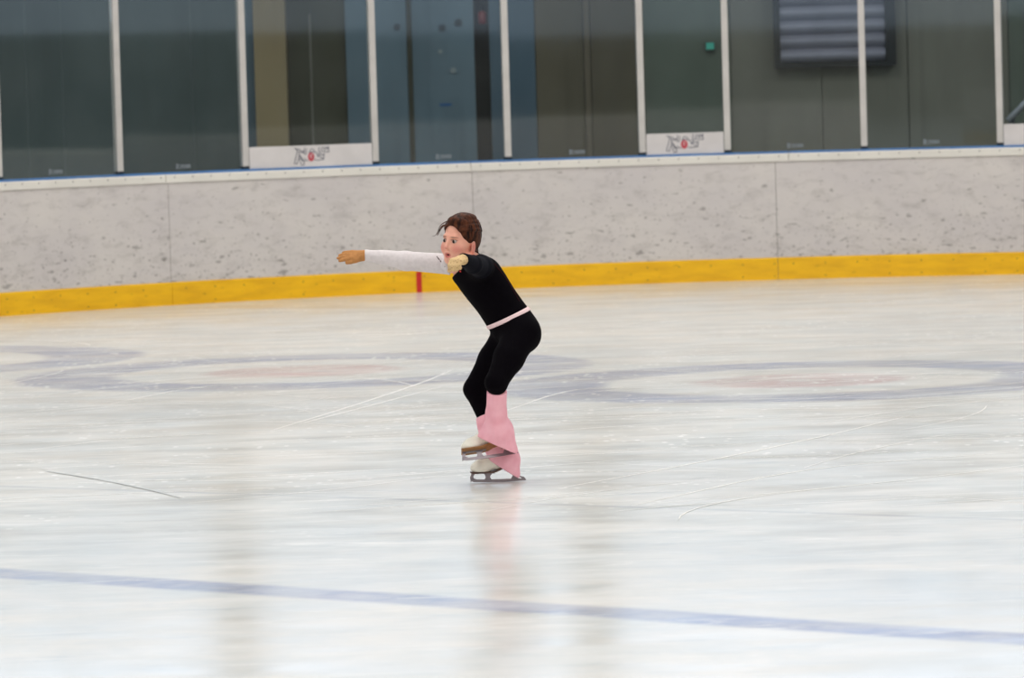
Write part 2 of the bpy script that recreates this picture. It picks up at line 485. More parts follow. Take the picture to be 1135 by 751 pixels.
for i in range(1, 10):
    s0, s1 = SP[i], SP[i + 1]
    a = bp(s0, .05, 0); b = bp(s1, .05, 0); e = b - a; L = np.linalg.norm(e); e /= L; n = np.array([-e[1], e[0], 0])
    g = .0315
    m = MB(); m.obox(a + e * g - n * .006 + np.array([0, 0, 1.0835]), e * (L - 2 * g), n * .012, np.array([0, 0, 1.96]))
    pane = m.build('rink_shield', M['glass']); tag(pane, pane_lab[i], 'glass pane', 'clear shield panes')
    front = -n
    if i not in ads:
        frac = {1: .465, 2: .50, 4: .51, 5: .51, 7: .49, 8: .49}[i]
        q = MB(); o = a + e * (L * frac) + front * .0066 + np.array([0, 0, 1.128])
        q.ribbon([(-.055, -.016), (-.055, .02)], .014, o, e, (0, 0, 1), front * .001)
        q.ribbon([(-.05, .017), (-.032, .012), (-.05, .0), (-.03, -.016)], .009, o, e, (0, 0, 1), front * .001)
        for k in range(5):
            xx = -.018 + k * .019
            q.ribbon([(xx, -.013), (xx, .012), (xx + .011, .012), (xx + .011, -.013)], .0065, o, e, (0, 0, 1), front * .001)
        q.build('maker_mark', M['sticker'], pane)
    else:
        r = MB(); hgt = .178
        r.obox(a + e * (g + .002) - n * .026 + np.array([0, 0, 1.0836]), e * (L - 2 * g - .004), n * .012, np.array([0, 0, hgt]))
        ad = r.build('advert_strip', M['ad'], bevel=.002); tag(ad, ads[i], 'advert board', 'white advert strips')
        q = MB(); sc = .0004
        o = a + e * (L * {3: .505, 6: .50, 9: .5}[i]) + front * .0272 + np.array([0, 0, 1.0836 + hgt * .5])
        T = lambda p: ((p[0] - 530) * sc, (300 - p[1]) * sc)
        for st, _ in LOGO:
            q.ribbon([T(p) for p in st], .0065, o, e, (0, 0, 1), front * .0014)
        q.build('lettering', M['logo'], ad)
        q = MB(); q.prism([T((512 + 72 * math.cos(w), 318 + 92 * math.sin(w))) for w in np.linspace(0, 2 * math.pi, 21)[:-1]], o, e, (0, 0, 1), front * .0018)
        blob = q.build('red_blob', M['logored'], ad)
        q = MB(); q.ribbon([T(p) for p in [(535, 270), (510, 275), (500, 310), (520, 335)]], .006, o + front * .0012, e, (0, 0, 1), front * .001); q.build('pale_curl', M['ad'], blob)

for k, s in enumerate([SP[1] - 1.17 * i for i in (1, 2, 3, 4)] + [SP[-2] + 1.17 * i for i in (2, 3)]):  # more shield posts and panes, unseen past both ends
    c = bp(s, .05, 0); e = nrm0(bp(s + .01, .05, 0) - bp(s - .01, .05, 0)); n = np.array([-e[1], e[0], 0])
    q = bp(s + 1.17, .05, 0); e2 = nrm0(q - c); L = np.linalg.norm(q - c); n2 = np.array([-e2[1], e2[0], 0])
    m = MB(); m.obox(c - e * .026 - n * .028 + np.array([0, 0, 1.0832]), e * .052, n * .056, np.array([0, 0, ZT - 1.0832])); struct(m.build('trim_%d' % (40 + k), M['alu']))
    if k != 5:
        m = MB(); m.obox(c + e2 * .0315 - n2 * .006 + np.array([0, 0, 1.0835]), e2 * (L - .063), n2 * .012, np.array([0, 0, 1.96])); struct(m.build('trim_%d' % (50 + k), M['glass']))

# --- hall behind the shields
YB = 47.0
def wx(px, py=100): return at_y(px, py, YB)[0]
def wz(px, py): return at_y(px, py, YB)[2]
wm = dict(olive=wall_material('olive_grey_render', (112, 112, 104)), teal=wall_material('dark_teal_sheet', (80, 92, 94)), beige=wall_material('beige_concrete', (140, 126, 98)),
          dark=wall_material('dark_recess', (70, 70, 58)), blue=wall_material('blue_grey_steel', (94, 114, 128)), brown=wall_material('brown_panel', (92, 86, 72)), green=wall_material('green_grey_panel', (92, 102, 94)),
          black=wall_material('near_black', (14, 14, 16)))
m = MB(); m.box((-30, YB, -.04), (40, YB + .25, 2.72)); struct(m.build('wall_back', wm['olive']))
def panel(name, px0, px1, mat, dep=.06, ztop=2.70, y1=YB, kind=True, parent=None):
    m = MB(); m.box((wx(px0), y1 - dep, -.04), (wx(px1), y1 - .001, ztop)); o = m.build(name, mat, parent, bevel=.006)
    return struct(o) if kind else o
m = MB(); m.box((-22, YB - .05, -.04), (wx(30.2), YB - .001, 2.7)); struct(m.build('trim_1', wm['teal']))
for k, (a, b) in enumerate(((30.3, 69.6), (70.6, 213), (214, 272.5))):
    panel('trim_%d' % (k + 2), a, b, wm['teal'], .05)
for k, x in enumerate((30.25, 70.1, 213.5)):
    panel('trim_%d' % (20 + k), x - .7, x + .7, wall_material('teal_batten', (98, 110, 112)), .056)
panel('trim_5', 273, 284, wm['blue'], .07)
struct_col = panel('column', 285, 320, wm['beige'], .38)
rec = panel('door_1', 320.5, 384.5, wm['dark'], .03)
m = MB(); m.box((wx(344.5), YB - .045, -.04), (wx(347), YB - .031, 2.4)); m.build('edge_strip', wm['olive'], rec)
# blue steel double doors
door = panel('door_2', 385, 452.5, wm['blue'], .08)
door_b = panel('door_3', 458.5, 527, wm['blue'], .08)
panel('trim_6', 452.8, 458.2, wm['dark'], .05)
def disc(mb, px, py, r, dep, mi=0, n=14):
    c = at_y(px, py, YB - dep); mb.prism([(r * math.cos(w), r * math.sin(w)) for w in np.linspace(0, 2 * math.pi, n + 1)[:-1]], c, (1, 0, 0), (0, 0, 1), (0, .02, 0), mi)
ringm = plain('door_boss_dark', (48, 58, 66), .5, .3); palem = plain('pale_sticker', (128, 140, 146), .6); bluem = plain('blue_sticker', (30, 84, 140), .6)
m = MB(); disc(m, 440, 30, .032, .09); m.build('boss', ringm, door)
for (x, y, r) in ((490, 31, .034), (508, 25, .036)):
    m = MB(); disc(m, x, y, r, .09); m.build('boss', ringm, door_b)
for (x, y, r) in ((488, 57, .02), (502.5, 78, .028)):
    m = MB(); disc(m, x, y, r, .09); m.build('pale_spot', palem, door_b)
c = at_y(494, 116, YB - .085); m = MB(); m.box((c[0] - .055, c[1], c[2] - .013), (c[0] + .055, c[1] + .004, c[2] + .013)); m.build('blue_label', bluem, door_b)
panel('trim_7', 527.5, 543.5, wm['black'], .02)  # shade of an open gap put into a near-black strip
fe = MB(); c0 = at_y(534.5, 27, YB - .05); c1 = at_y(534.2, 12, YB - .05)
fe.tube([c0, c0 + (c1 - c0) * .1, c0 + (c1 - c0) * .85, c1], [.025, .04, .04, .015], 14)
fo = fe.build('fire_extinguisher', plain('dark_red_paint', (110, 24, 24), .4), smooth=True); tag(fo, 'dark red cylinder hanging in the black gap beside the blue doors', 'extinguisher')
m = MB(); m.tube([c1, c1 + np.array([0, 0, .05])], .012, 8); m.tube([c1 + np.array([-.02, 0, .05]), c1 + np.array([.03, 0, .055])], .008, 8); m.build('valve', wm['black'], fo)
panel('trim_8', 544, 594, wall_material('dark_blue_grey_steel', (74, 94, 110)), .08)
panel('trim_9', 594.5, 648, wm['brown'], .06); panel('trim_10', 648.6, 655, wall_material('brown_batten', (104, 96, 82)), .085); panel('trim_11', 655.6, 714, wm['brown'], .06)
panel('trim_12', 714.6, 810, wm['green'], .05)
panel('trim_13', 810.6, 910.5, wm['olive'], .03); panel('trim_14', 911.5, 1006, wm['olive'], .03); panel('trim_15', 1007.2, 1118, wm['olive'], .035); panel('trim_16', 1119, 1215, wm['green'], .03)
# little green lit sign
c = at_y(787, 51, YB - .12); m = MB(); m.box((c[0] - .045, c[1], c[2] - .04), (c[0] + .045, c[1] + .06, c[2] + .04))
sg = m.build('lit_sign', plain('sign_case', (60, 70, 66), .5), bevel=.004); tag(sg, 'tiny lit green sign on the green-grey wall behind the narrow pane', 'sign')
m = MB(); m.box((c[0] - .036, c[1] - .004, c[2] - .031), (c[0] + .036, c[1] - .0005, c[2] + .031)); m.build('lit_face', glow('sign_green_light', (90, 200, 180), .55), sg)
# louvre vent
vr = empty('louvre_vent', (wx(925), YB - .035, wz(925, 73))); tag(vr, 'dark wall-mounted louvre vent with blue-grey slats behind the post', 'vent')
framem = plain('vent_frame_dark', (20, 26, 32), .5, .2); slatm = plain('vent_slat_bluegrey', (136, 138, 156), .45, .1, var=.1, scale=4)
x0, x1 = wx(857, 40), wx(991, 40); zb = wz(925, 74); zt = zb + 1.38; yf = YB - .035
m = MB(); m.box((x0, yf - .16, zb), (x0 + .05, yf, zt)); m.box((x1 - .09, yf - .16, zb), (x1, yf, zt)); m.box((x0 + .05, yf - .16, zb), (x1 - .09, yf, zb + .04)); m.box((x0 + .05, yf - .16, zt - .05), (x1 - .09, yf, zt)); m.box((x0 + .05, yf - .02, zb + .04), (x1 - .09, yf, zt - .05))
m.build('frame', framem, vr)
z = zb + .045; pit = .132
while z + pit < zt - .04:
    m = MB(); sect = []
    for k in range(9):
        w = k / 8; sect.append((yf - .05 - .085 * math.sin(math.pi * (.12 + .80 * w)) ** .8, z + .004 + pit * .96 * w))
    ins = [(y + .010, zz - .004) for y, zz in reversed(sect)]
    pr = sect + ins; nn = len(pr)
    vs = [(xx, y, zz) for xx in (x0 + .055, x1 - .095) for y, zz in pr]
    m.add(vs, [tuple(range(nn)), tuple(range(2 * nn - 1, nn - 1, -1))] + [(j, (j + 1) % nn, (j + 1) % nn + nn, j + nn) for j in range(nn)])
    m.build('slat', slatm, vr); z += pit
# grey hand rail beyond the right-hand pane
ra = at_y(1118, 133, 45.2); rb = at_y(1160, 90, 45.2)
m = MB(); m.tube([ra + (ra - rb) * .02, rb, rb + np.array([.8, 0, .0])], .028, 10)
hr = m.build('hand_rail', plain('grey_rail_paint', (180, 184, 194), .45, .2), smooth=True); tag(hr, 'grey sloping hand rail behind the pane at the right edge', 'hand rail')
m = MB(); m.tube([rb, np.array([rb[0], rb[1], -.04])], .024, 10); m.build('rail_post', M['alu'], hr, smooth=True)
m = MB(); q = ra + (rb - ra) * .1; m.tube([q, np.array([q[0], q[1], -.04])], .02, 10); m.build('rail_post', M['foot'], hr, smooth=True)

# --- upper hall: wall with daylight windows on every side (above the frame; mirrored by ice and shields)
day = glow('daylight_pane', (210, 226, 252), 2.8)
upm = wall_material('pale_hall_render', (150, 146, 138))
colm = wall_material('hall_column', (176, 168, 154))
WZ0, WZ1 = 2.95, 6.2
m = MB(); m.box((-30, YB, 2.7201), (40, YB + .25, WZ0)); m.box((-30, YB, WZ1), (40, YB + .25, 8.5))
edges = [-30, -25.6, -22.3, -19, -15.7, -12.4, -9.1, -5.8, -2.62, .70, 7.7, 11, 14.3, 17.6, 20.9, 25, 30, 40]
for x in edges[1:-1]:
    m.box((x - .2, YB - .05, WZ0), (x + .2, YB + .25, WZ1))
struct(m.build('wall_back_upper', colm))
for k in range(len(edges) - 1):
    a, b = edges[k] + .2, edges[k + 1] - .2
    m = MB(); m.box((a, YB + .12, WZ0), (b, YB + .14, WZ1)); w = struct(m.build('window_%d' % (k + 1), day))
    f = MB(); f.box((a, YB + .06, WZ0), (b, YB + .11, WZ0 + .06)); f.box(((a + b) / 2 - .025, YB + .06, WZ0 + .06), ((a + b) / 2 + .025, YB + .11, WZ1)); f.build('window_frame', M['alu'], w)
def side_wall(name, wn, lo, hi, axis):
    m = MB(); m.box((lo[0], lo[1], -.04), (hi[0], hi[1], 2.6)); m.box((lo[0], lo[1], 5.4), (hi[0], hi[1], 8.5)); struct(m.build(name, upm))
    m = MB(); m.box((lo[0] + .05, lo[1] + .05, 2.6), (hi[0] - .05, hi[1] - .05, 5.4)); struct(m.build(wn, glow('daylight_side', (214, 228, 250), 1.1)))
side_wall('wall_front', 'window_30', (-30, -57.3, 0), (40, -57, 0), 0)
side_wall('wall_left', 'window_31', (-30.3, -57, 0), (-30, YB, 0), 1)
side_wall('wall_right', 'window_32', (40, -57, 0), (40.3, YB, 0), 1)

# --- skate scratches: fine snow lines lying on the ice
sm = plain('scraped_snow', (242, 240, 236), .8, var=.02)
m = MB()
SK = P(552, 535, 0)
SZ = [.0008]
def scratch(pts, w):
    SZ[0] += .000006; zz = SZ[0]
    n = len(pts); vs = []
    for i, p in enumerate(pts):
        d = np.array(pts[min(i + 1, n - 1)][:2]) - np.array(pts[max(i - 1, 0)][:2]); d /= np.linalg.norm(d) + 1e-9
        ww = w * math.sin(math.pi * (i + .5) / n) ** .5
        vs += [(p[0] - d[1] * ww / 2, p[1] + d[0] * ww / 2, zz), (p[0] + d[1] * ww / 2, p[1] - d[0] * ww / 2, zz)]
    m.add(vs, [(2 * i, 2 * i + 1, 2 * i + 3, 2 * i + 2) for i in range(n - 1)])
for pxs in ([(300, 477), (360, 459), (420, 440), (475, 421), (503, 409)], [(330, 470), (400, 452), (490, 428)], [(625, 540), (760, 515), (900, 486), (1010, 460)], [(120, 448), (200, 432), (280, 424)],
            [(0, 462), (150, 449), (300, 446), (480, 430)], [(700, 560), (900, 520), (1135, 500)], [(560, 455), (640, 432), (760, 430)], [(900, 470), (1020, 452), (1135, 440)]):
    q = [on_ice(*p) for p in pxs]; pp = []
    qq = [2 * q[0] - q[1]] + q + [2 * q[-1] - q[-2]]
    for i in range(1, len(qq) - 2):
        a, b, c, d = qq[i - 1:i + 3]
        for k in range(8):
            u = k / 8; pp.append(.5 * (2 * b + (c - a) * u + (2 * a - 5 * b + 4 * c - d) * u * u + (3 * b - a - 3 * c + d) * u ** 3))
    pp.append(q[-1]); scratch(pp, .014)
for k in range(240):
    px = random.uniform(20, 1150); py = random.choice([random.uniform(355, 470), random.uniform(400, 560)])
    c = on_ice(px, py); r = random.uniform(1.2, 9) * random.choice((-1, 1)); L = random.uniform(.5, 2.4); a0 = random.gauss(.15, .45)
    pp = []
    for j in range(14):
        t = (j / 13 - .5) * L; pp.append((c[0] + r * (math.sin(a0 + t / r) - math.sin(a0)), c[1] - r * (math.cos(a0 + t / r) - math.cos(a0)), 0))
    if min(math.hypot(p[0] - SK[0], p[1] - SK[1]) for p in pp) < .45: continue
    scratch(pp, random.uniform(.004, .011))
o = m.build('ice_scratches', sm, fix=False); o['kind'] = 'stuff'; o['label'] = 'white skate scratches across the ice'; o['category'] = 'ice scratches'
m = MB()
q = [on_ice(*p) for p in ((50, 522), (110, 532), (160, 543), (200, 552))]; scratch([q[0] + (q[-1] - q[0]) * k / 9 + np.array([.05 * math.sin(k / 9 * 3.1), 0, 0]) for k in range(10)], .02)
o = m.build('ice_crack', plain('crack_grey', (186, 189, 190), .6), fix=False); tag(o, 'thin grey groove cut in the ice at left', 'groove')

# ------------------------------------------------------------------ signed-distance modelling for the skater
class Prim:
    def __init__(s, f, lo, hi): s.f, s.lo, s.hi = f, np.array(lo), np.array(hi)


def rc(a, b, ra, rb, g=0):                       # tapered capsule
    a, b = np.array(a, float), np.array(b, float); ra += g; rb += g
    ba = b - a; L2 = ba @ ba
    def f(X, Y, Z):
        t = ((X - a[0]) * ba[0] + (Y - a[1]) * ba[1] + (Z - a[2]) * ba[2]) / L2
        t = np.clip(t, 0, 1)
        return np.sqrt((X - a[0] - t * ba[0]) ** 2 + (Y - a[1] - t * ba[1]) ** 2 + (Z - a[2] - t * ba[2]) ** 2) - (ra + (rb - ra) * t)
    return Prim(f, np.minimum(a - ra, b - rb), np.maximum(a + ra, b + rb))


def el(c, axes, radii, g=0):                     # ellipsoid
    c = np.array(c, float); A = np.array([np.array(x) / np.linalg.norm(x) for x in axes]); r = np.array(radii) + g
    def f(X, Y, Z):
        x, y, z = X - c[0], Y - c[1], Z - c[2]; k0 = 0; k1 = 0
        for i in range(3):
            q = A[i][0] * x + A[i][1] * y + A[i][2] * z
            k0 = k0 + (q / r[i]) ** 2; k1 = k1 + (q / r[i] ** 2) ** 2
        k0 = np.sqrt(k0); k1 = np.sqrt(k1) + 1e-9
        return k0 * (k0 - 1) / k1
    e = np.sqrt(((A * r[:, None]) ** 2).sum(0))
    return Prim(f, c - e, c + e)


class Field:
    def __init__(s, prims, h, pad=.03):
        lo = np.min([p.lo for p in prims], 0) - pad; hi = np.max([p.hi for p in prims], 0) + pad
        s.h = h; s.lo = lo; s.n = np.ceil((hi - lo) / h).astype(int) + 1
        s.ax = [(lo[i] + h * np.arange(s.n[i])).astype(np.float32) for i in range(3)]
        s.d = np.full(s.n, .5, np.float32)

    def win(s, p, m):
        sl = []
        for i in range(3):
            a = int(max(0, (p.lo[i] - m - s.lo[i]) // s.h)); b = int(min(s.n[i], (p.hi[i] + m - s.lo[i]) // s.h + 2)); sl.append(slice(a, max(a, b)))
        return tuple(sl)

    def ev(s, p, m):
        w = s.win(p, m); X = s.ax[0][w[0]][:, None, None]; Y = s.ax[1][w[1]][None, :, None]; Z = s.ax[2][w[2]][None, None, :]
        return w, p.f(X, Y, Z).astype(np.float32)

    def add(s, p, k=.01):
        w, d = s.ev(p, k + .02); c = s.d[w]
        q = np.maximum(k - np.abs(c - d), 0) / k
        s.d[w] = np.minimum(c, d) - q * q * k / 4
        return s

    def sub(s, p, k=.004):
        w, d = s.ev(p, k + .02); c = s.d[w]; d = -d
        q = np.maximum(k - np.abs(c - d), 0) / k
        s.d[w] = np.maximum(c, d) + q * q * k / 4
        return s

    def cut(s, pt, nrm):                         # keep the side opposite to nrm
        n = np.array(nrm, float); n /= np.linalg.norm(n)
        X = s.ax[0][:, None, None]; Y = s.ax[1][None, :, None]; Z = s.ax[2][None, None, :]
        s.d = np.maximum(s.d, ((X - pt[0]) * n[0] + (Y - pt[1]) * n[1] + (Z - pt[2]) * n[2]).astype(np.float32))
        return s

    def mesh(s, smooth=2):
        d = s.d; sg = d < 0; h = s.h
        c8 = [(i, j, k) for i in (0, 1) for j in (0, 1) for k in (0, 1)]
        def sh(a, o): return a[o[0]:a.shape[0] - 1 + o[0], o[1]:a.shape[1] - 1 + o[1], o[2]:a.shape[2] - 1 + o[2]]
        cnt = sum(sh(sg, o).astype(np.int8) for o in c8)
        act = (cnt > 0) & (cnt < 8); idx = np.argwhere(act)
        imap = np.full(act.shape, -1, np.int32); imap[act] = np.arange(len(idx))
        vals = np.stack([d[idx[:, 0] + o[0], idx[:, 1] + o[1], idx[:, 2] + o[2]] for o in c8], 1)
        acc = np.zeros((len(idx), 3)); num = np.zeros(len(idx))
        for a in range(8):
            for b in range(a + 1, 8):
                if sum(x != y for x, y in zip(c8[a], c8[b])) != 1: continue
                va, vb = vals[:, a], vals[:, b]; mk = (va < 0) != (vb < 0)
                t = np.where(mk, va / np.where(va == vb, 1, va - vb), 0)
                pa, pb = np.array(c8[a], float), np.array(c8[b], float)
                acc += mk[:, None] * (pa + t[:, None] * (pb - pa)); num += mk
        V = s.lo + (idx + acc / num[:, None]) * h
        Q = []
        for axis in range(3):
            b, c = (axis + 1) % 3, (axis + 2) % 3
            s0 = [slice(None)] * 3; s1 = [slice(None)] * 3; s0[axis] = slice(0, -1); s1[axis] = slice(1, None)
            ch = np.argwhere(sg[tuple(s0)] != sg[tuple(s1)])
            ok = (ch[:, b] > 0) & (ch[:, c] > 0) & (ch[:, b] < s.n[b] - 1) & (ch[:, c] < s.n[c] - 1); ch = ch[ok]
            def cell(db, dc):
                q = ch.copy(); q[:, b] += db; q[:, c] += dc
                return imap[q[:, 0], q[:, 1], q[:, 2]]
            quad = np.stack([cell(-1, -1), cell(0, -1), cell(0, 0), cell(-1, 0)], 1)
            inside = sg[ch[:, 0], ch[:, 1], ch[:, 2]]
            quad[~inside] = quad[~inside][:, ::-1]; Q.append(quad)
        Q = np.concatenate(Q); Q = Q[(Q >= 0).all(1)]
        for _ in range(smooth):
            S = np.zeros_like(V); N = np.zeros(len(V))
            for i in range(4):
                a, b = Q[:, i], Q[:, (i + 1) % 4]
                for x, y in ((a, b), (b, a)):
                    np.add.at(S, x, V[y]); np.add.at(N, x, 1)
            V = V * .5 + .5 * S / np.maximum(N, 1)[:, None]
        return V, Q

    def build(s, name, mats, parent=None, smooth=2, mask=None):
        V, Q = s.mesh(smooth)
        me = bpy.data.meshes.new(name)
        me.vertices.add(len(V)); me.vertices.foreach_set('co', V.astype(np.float32).ravel())
        me.loops.add(Q.size); me.loops.foreach_set('vertex_index', Q.astype(np.int32).ravel())
        me.polygons.add(len(Q)); me.polygons.foreach_set('loop_start', np.arange(0, Q.size, 4, dtype=np.int32)); me.polygons.foreach_set('loop_total', np.full(len(Q), 4, np.int32))
        me.update(calc_edges=True); me.validate()
        me.polygons.foreach_set('use_smooth', np.ones(len(me.polygons), bool))
        if mask is not None:
            for an, arr in mask(V).items():
                at = me.attributes.new(an, 'FLOAT', 'POINT'); at.data.foreach_set('value', arr.astype(np.float32))
        return link(name, me, mats, parent)


def nrm(v): v = np.array(v, float); return v / np.linalg.norm(v)


# --- head frame
PSI = math.radians(40)
HO = P(510, 267.5, -.03)
HU = nrm((.10, -.02, 1)); HF = np.array([-math.sin(PSI), -math.cos(PSI), -.06]); HF = nrm(HF - HU * (HF @ HU)); HL = nrm(np.cross(HU, HF))
if HL[0] < 0: HL = -HL                                     # her left is on the viewer's right
HS = .94
def hd(l, f, u): return HO + (HL * l + HF * f + HU * u) * HS
HA = (HL, HF, HU)
# --- joints
NB = P(524, 292, -.02); HB = hd(0, -.022, -.045)
S_r, E_r, W_r = P(507, 293, .12), P(450, 288, .13), P(405.5, 283, .13)
S_l, E_l, W_l = P(533, 296, -.15), P(524, 293, -.37), P(513.5, 287.5, -.545)
HIPn, KNn, ANn = P(578, 369, -.09), P(550, 424, -.235), P(555, 484, -.105)
HIPf, KNf, ANf = P(568, 366, .05), P(526, 431, .045), P(557, 508, .0)
TF = nrm((-math.sin(math.radians(58)), -math.cos(math.radians(58)), 0))
TUp = nrm(P(526, 296) - P(564, 354))
TFp = nrm(TF - TUp * (TF @ TUp)); TL = nrm(np.cross(TUp, TFp))
if TL[0] < 0: TL = -TL
TA = (TL, TFp, TUp)
PU = nrm((-.30, 0, 1)); PF = nrm((-1, -.25, -.30)); PF = nrm(PF - PU * (PF @ PU)); PL = nrm(np.cross(PU, PF)); PA = (PL, PF, PU)


def torso(g=0):
    return [(el(P(572.5, 366, -.02), PA, (.118, .098, .098), g), .03),
            (el(P(582, 371, -.07), PA, (.065, .062, .07), g), .03), (el(P(577, 371, .04), PA, (.065, .060, .07), g), .03),
            (el(P(562, 351, -.02), TA, (.108, .082, .075), g), .04),
            (el(P(552, 336, -.02), TA, (.107, .083, .085), g), .04),
            (el(P(540, 319, -.02), TA, (.115, .086, .085), g), .04),
            (el(P(530, 305, -.02), TA, (.122, .083, .072), g), .04),
            (el(P(519, 299, -.03), TA, (.10, .060, .040), g), .03),
            (rc(P(531, 297, -.12), P(512, 293, .085), .045, .045, g), .04)]
def neck(g=0): return [(rc(NB, HB, .042, .036, g), .03)]
def arm_r(g=0): return [(rc(S_r, E_r, .042, .034, g), .03), (rc(E_r, W_r, .034, .022, g), .015)]
def arm_l(g=0): return [(rc(P(532, 297, -.10), S_l, .045, .041, g), .03), (rc(S_l, E_l, .040, .033, g), .03), (rc(E_l, W_l, .033, .022, g), .015)]
def leg(hip, kn, an, g=0, end=None):
    calf = kn + (an - kn) * .33
    t = [(rc(hip, hip + (kn - hip) * .5, .074, .063, g), .03), (rc(hip + (kn - hip) * .5, kn, .063, .044, g), .02)]
    if end is not None: return t + [(rc(kn, end, .043, .040, g), .02)]
    return t + [(rc(kn, calf, .038, .033, g), .008), (rc(calf, an, .033, .026, g), .02)]


def hand(wr, D, T, N, curl, spread=.03, thumb=(.55, .25), s=.93, g=0):
    D = nrm(D); T = nrm(np.array(T) - D * (np.array(T) @ D)); N = nrm(np.array(N) - D * (np.array(N) @ D) - T * (np.array(N) @ T)); out = []
    offs = (.025, .0085, -.008, -.0235); lens = (.064, .070, .065, .051); kd = (.078, .081, .077, .070)
    for o, L, k in zip(offs, lens, kd):
        base = wr + T * o * .45 * s; kn = wr + (D * k + T * o) * s
        out.append((rc(base, kn, .0135, .0105, g), .012))
        d = nrm(D + T * spread * o / .025); p = kn; ang = 0; r = .0083
        for frac, cu in ((.45, curl[0]), (.30, curl[1]), (.25, curl[2])):
            ang += cu; dd = d * math.cos(ang) + N * math.sin(ang); q = p + dd * L * frac * s
            out.append((rc(p, q, r, r - .0009, g), .003)); p = q; r -= .0009
    b = wr + (D * .02 + T * .016 + N * .004) * s
    t1 = b + nrm(D * 1 + T * thumb[0] + N * thumb[1]) * .036 * s
    t2 = t1 + nrm(D * 1 + T * thumb[0] * .45 + N * (thumb[1] + .1)) * .028 * s; t3 = t2 + nrm(D + T * thumb[0] * .1 + N * (thumb[1] + .2)) * .022 * s
    out += [(rc(b, t1, .0135, .0105, g), .008), (rc(t1, t2, .010, .0088, g), .003), (rc(t2, t3, .0088, .0074, g), .003)]
    return out
DR, DL = nrm((-1, -.06, .03)), nrm((-.42, -.88, -.06))
def hand_r(g=0): return hand(W_r + DR * .008, DR, (0, -.70, -.72), (.0, .72, -.70), (.08, .10, .10), spread=.10, thumb=(.62, .02), s=.79, g=g)
def hand_l(g=0): return hand(W_l + DL * .008, DL, (-.86, .42, .10), (-.1, .1, -1), (.75, 1.25, .8), thumb=(.30, .55), s=.86, g=g)


def head():
    A = HA
    add = [(el(hd(0, -.012, .036), A, (.073 * HS, .092 * HS, .086 * HS)), .01), (el(hd(0, .026, -.03), A, (.060 * HS, .064 * HS, .075 * HS)), .03),
           (rc(hd(0, .064, -.088), hd(0, .058, -.082), .021, .022), .025), (el(hd(-.034, .052, -.032), A, (.03, .027, .03)), .02), (el(hd(.034, .052, -.032), A, (.03, .027, .03)), .02),
           (rc(hd(-.05, .01, -.07), hd(-.02, .05, -.09), .02, .018), .02), (rc(hd(.05, .01, -.07), hd(.02, .05, -.09), .02, .018), .02),
           (rc(hd(-.03, .076, .022), hd(.03, .076, .022), .010, .010), .015)]
    sub = [(el(hd(-.029, .094, .002), A, (.0165, .012, .0105)), .008), (el(hd(.029, .094, .002), A, (.0165, .012, .0105)), .008)]
    add2 = [(rc(hd(0, .086, .008), hd(0, .101, -.028), .0062, .0092), .010), (rc(hd(-.010, .088, -.031), hd(.010, .088, -.031), .0075, .0075), .006),
            (rc(hd(-.016, .081, -.057), hd(0, .089, -.054), .004, .0062), .006), (rc(hd(.016, .081, -.057), hd(0, .089, -.054), .004, .0062), .006),
            (rc(hd(-.014, .078, -.072), hd(0, .085, -.075), .005, .0068), .006), (rc(hd(.014, .078, -.072), hd(0, .085, -.075), .005, .0068), .006)]
    sub2 = [(el(hd(0, .091, -.0645), A, (.013, .012, .0052)), .002)]
    ears = []
    for s in (-1, 1):
        ears += [(el(hd(s * .074, -.014, -.022), (HL * 1 + HF * -.35 * s, HF + HL * .35 * s, HU), (.0075, .019, .030)), .006), (rc(hd(s * .073, -.006, -.044), hd(s * .072, -.004, -.050), .007, .006), .005)]
    esub = [(el(hd(s * .0815, -.010, -.020), A, (.004, .010, .016)), .004) for s in (-1, 1)]
    return add, sub, add2 + ears, sub2 + esub


# skate frames: origin, forward, up
def skate_frame(o, fwd, roll):
    Fw = nrm(fwd); side = nrm(np.cross((0, 0, 1), Fw)); Up = nrm(np.cross(Fw, side))
    c, s = math.cos(roll), math.sin(roll)
    return np.array(o), Fw, nrm(side * c + Up * s), nrm(Up * c - side * s)
fo_ = P(552.2, 535, 0); fo_[2] = .0012
KF = skate_frame(fo_, (-1, -.06, 0), 0)
n0, n1 = P(512, 511.5, -.12), P(575.5, 502.5, -.10)
KN = skate_frame((n0 + n1) / 2, n0 - n1, .48)


def boot_prims(K, g=0):
    o, Fw, S, Up = K
    q = lambda f, s, u: o + Fw * f + S * s + Up * u
    A = (Fw, S, Up)
    return [(el(q(.082, 0, .068), A, (.043, .036, .030), g), .01), (rc(q(.07, 0, .075), q(.0, 0, .10), .033, .036, g), .02), (rc(q(.0, 0, .10), q(-.055, 0, .12), .036, .034, g), .02),
            (el(q(-.064, 0, .098), A, (.030, .031, .036), g), .02), (rc(q(-.054, 0, .11), q(-.044, 0, .165), .036, .036, g), .02), (rc(q(-.01, 0, .112), q(-.045, 0, .16), .028, .03, g), .02)]


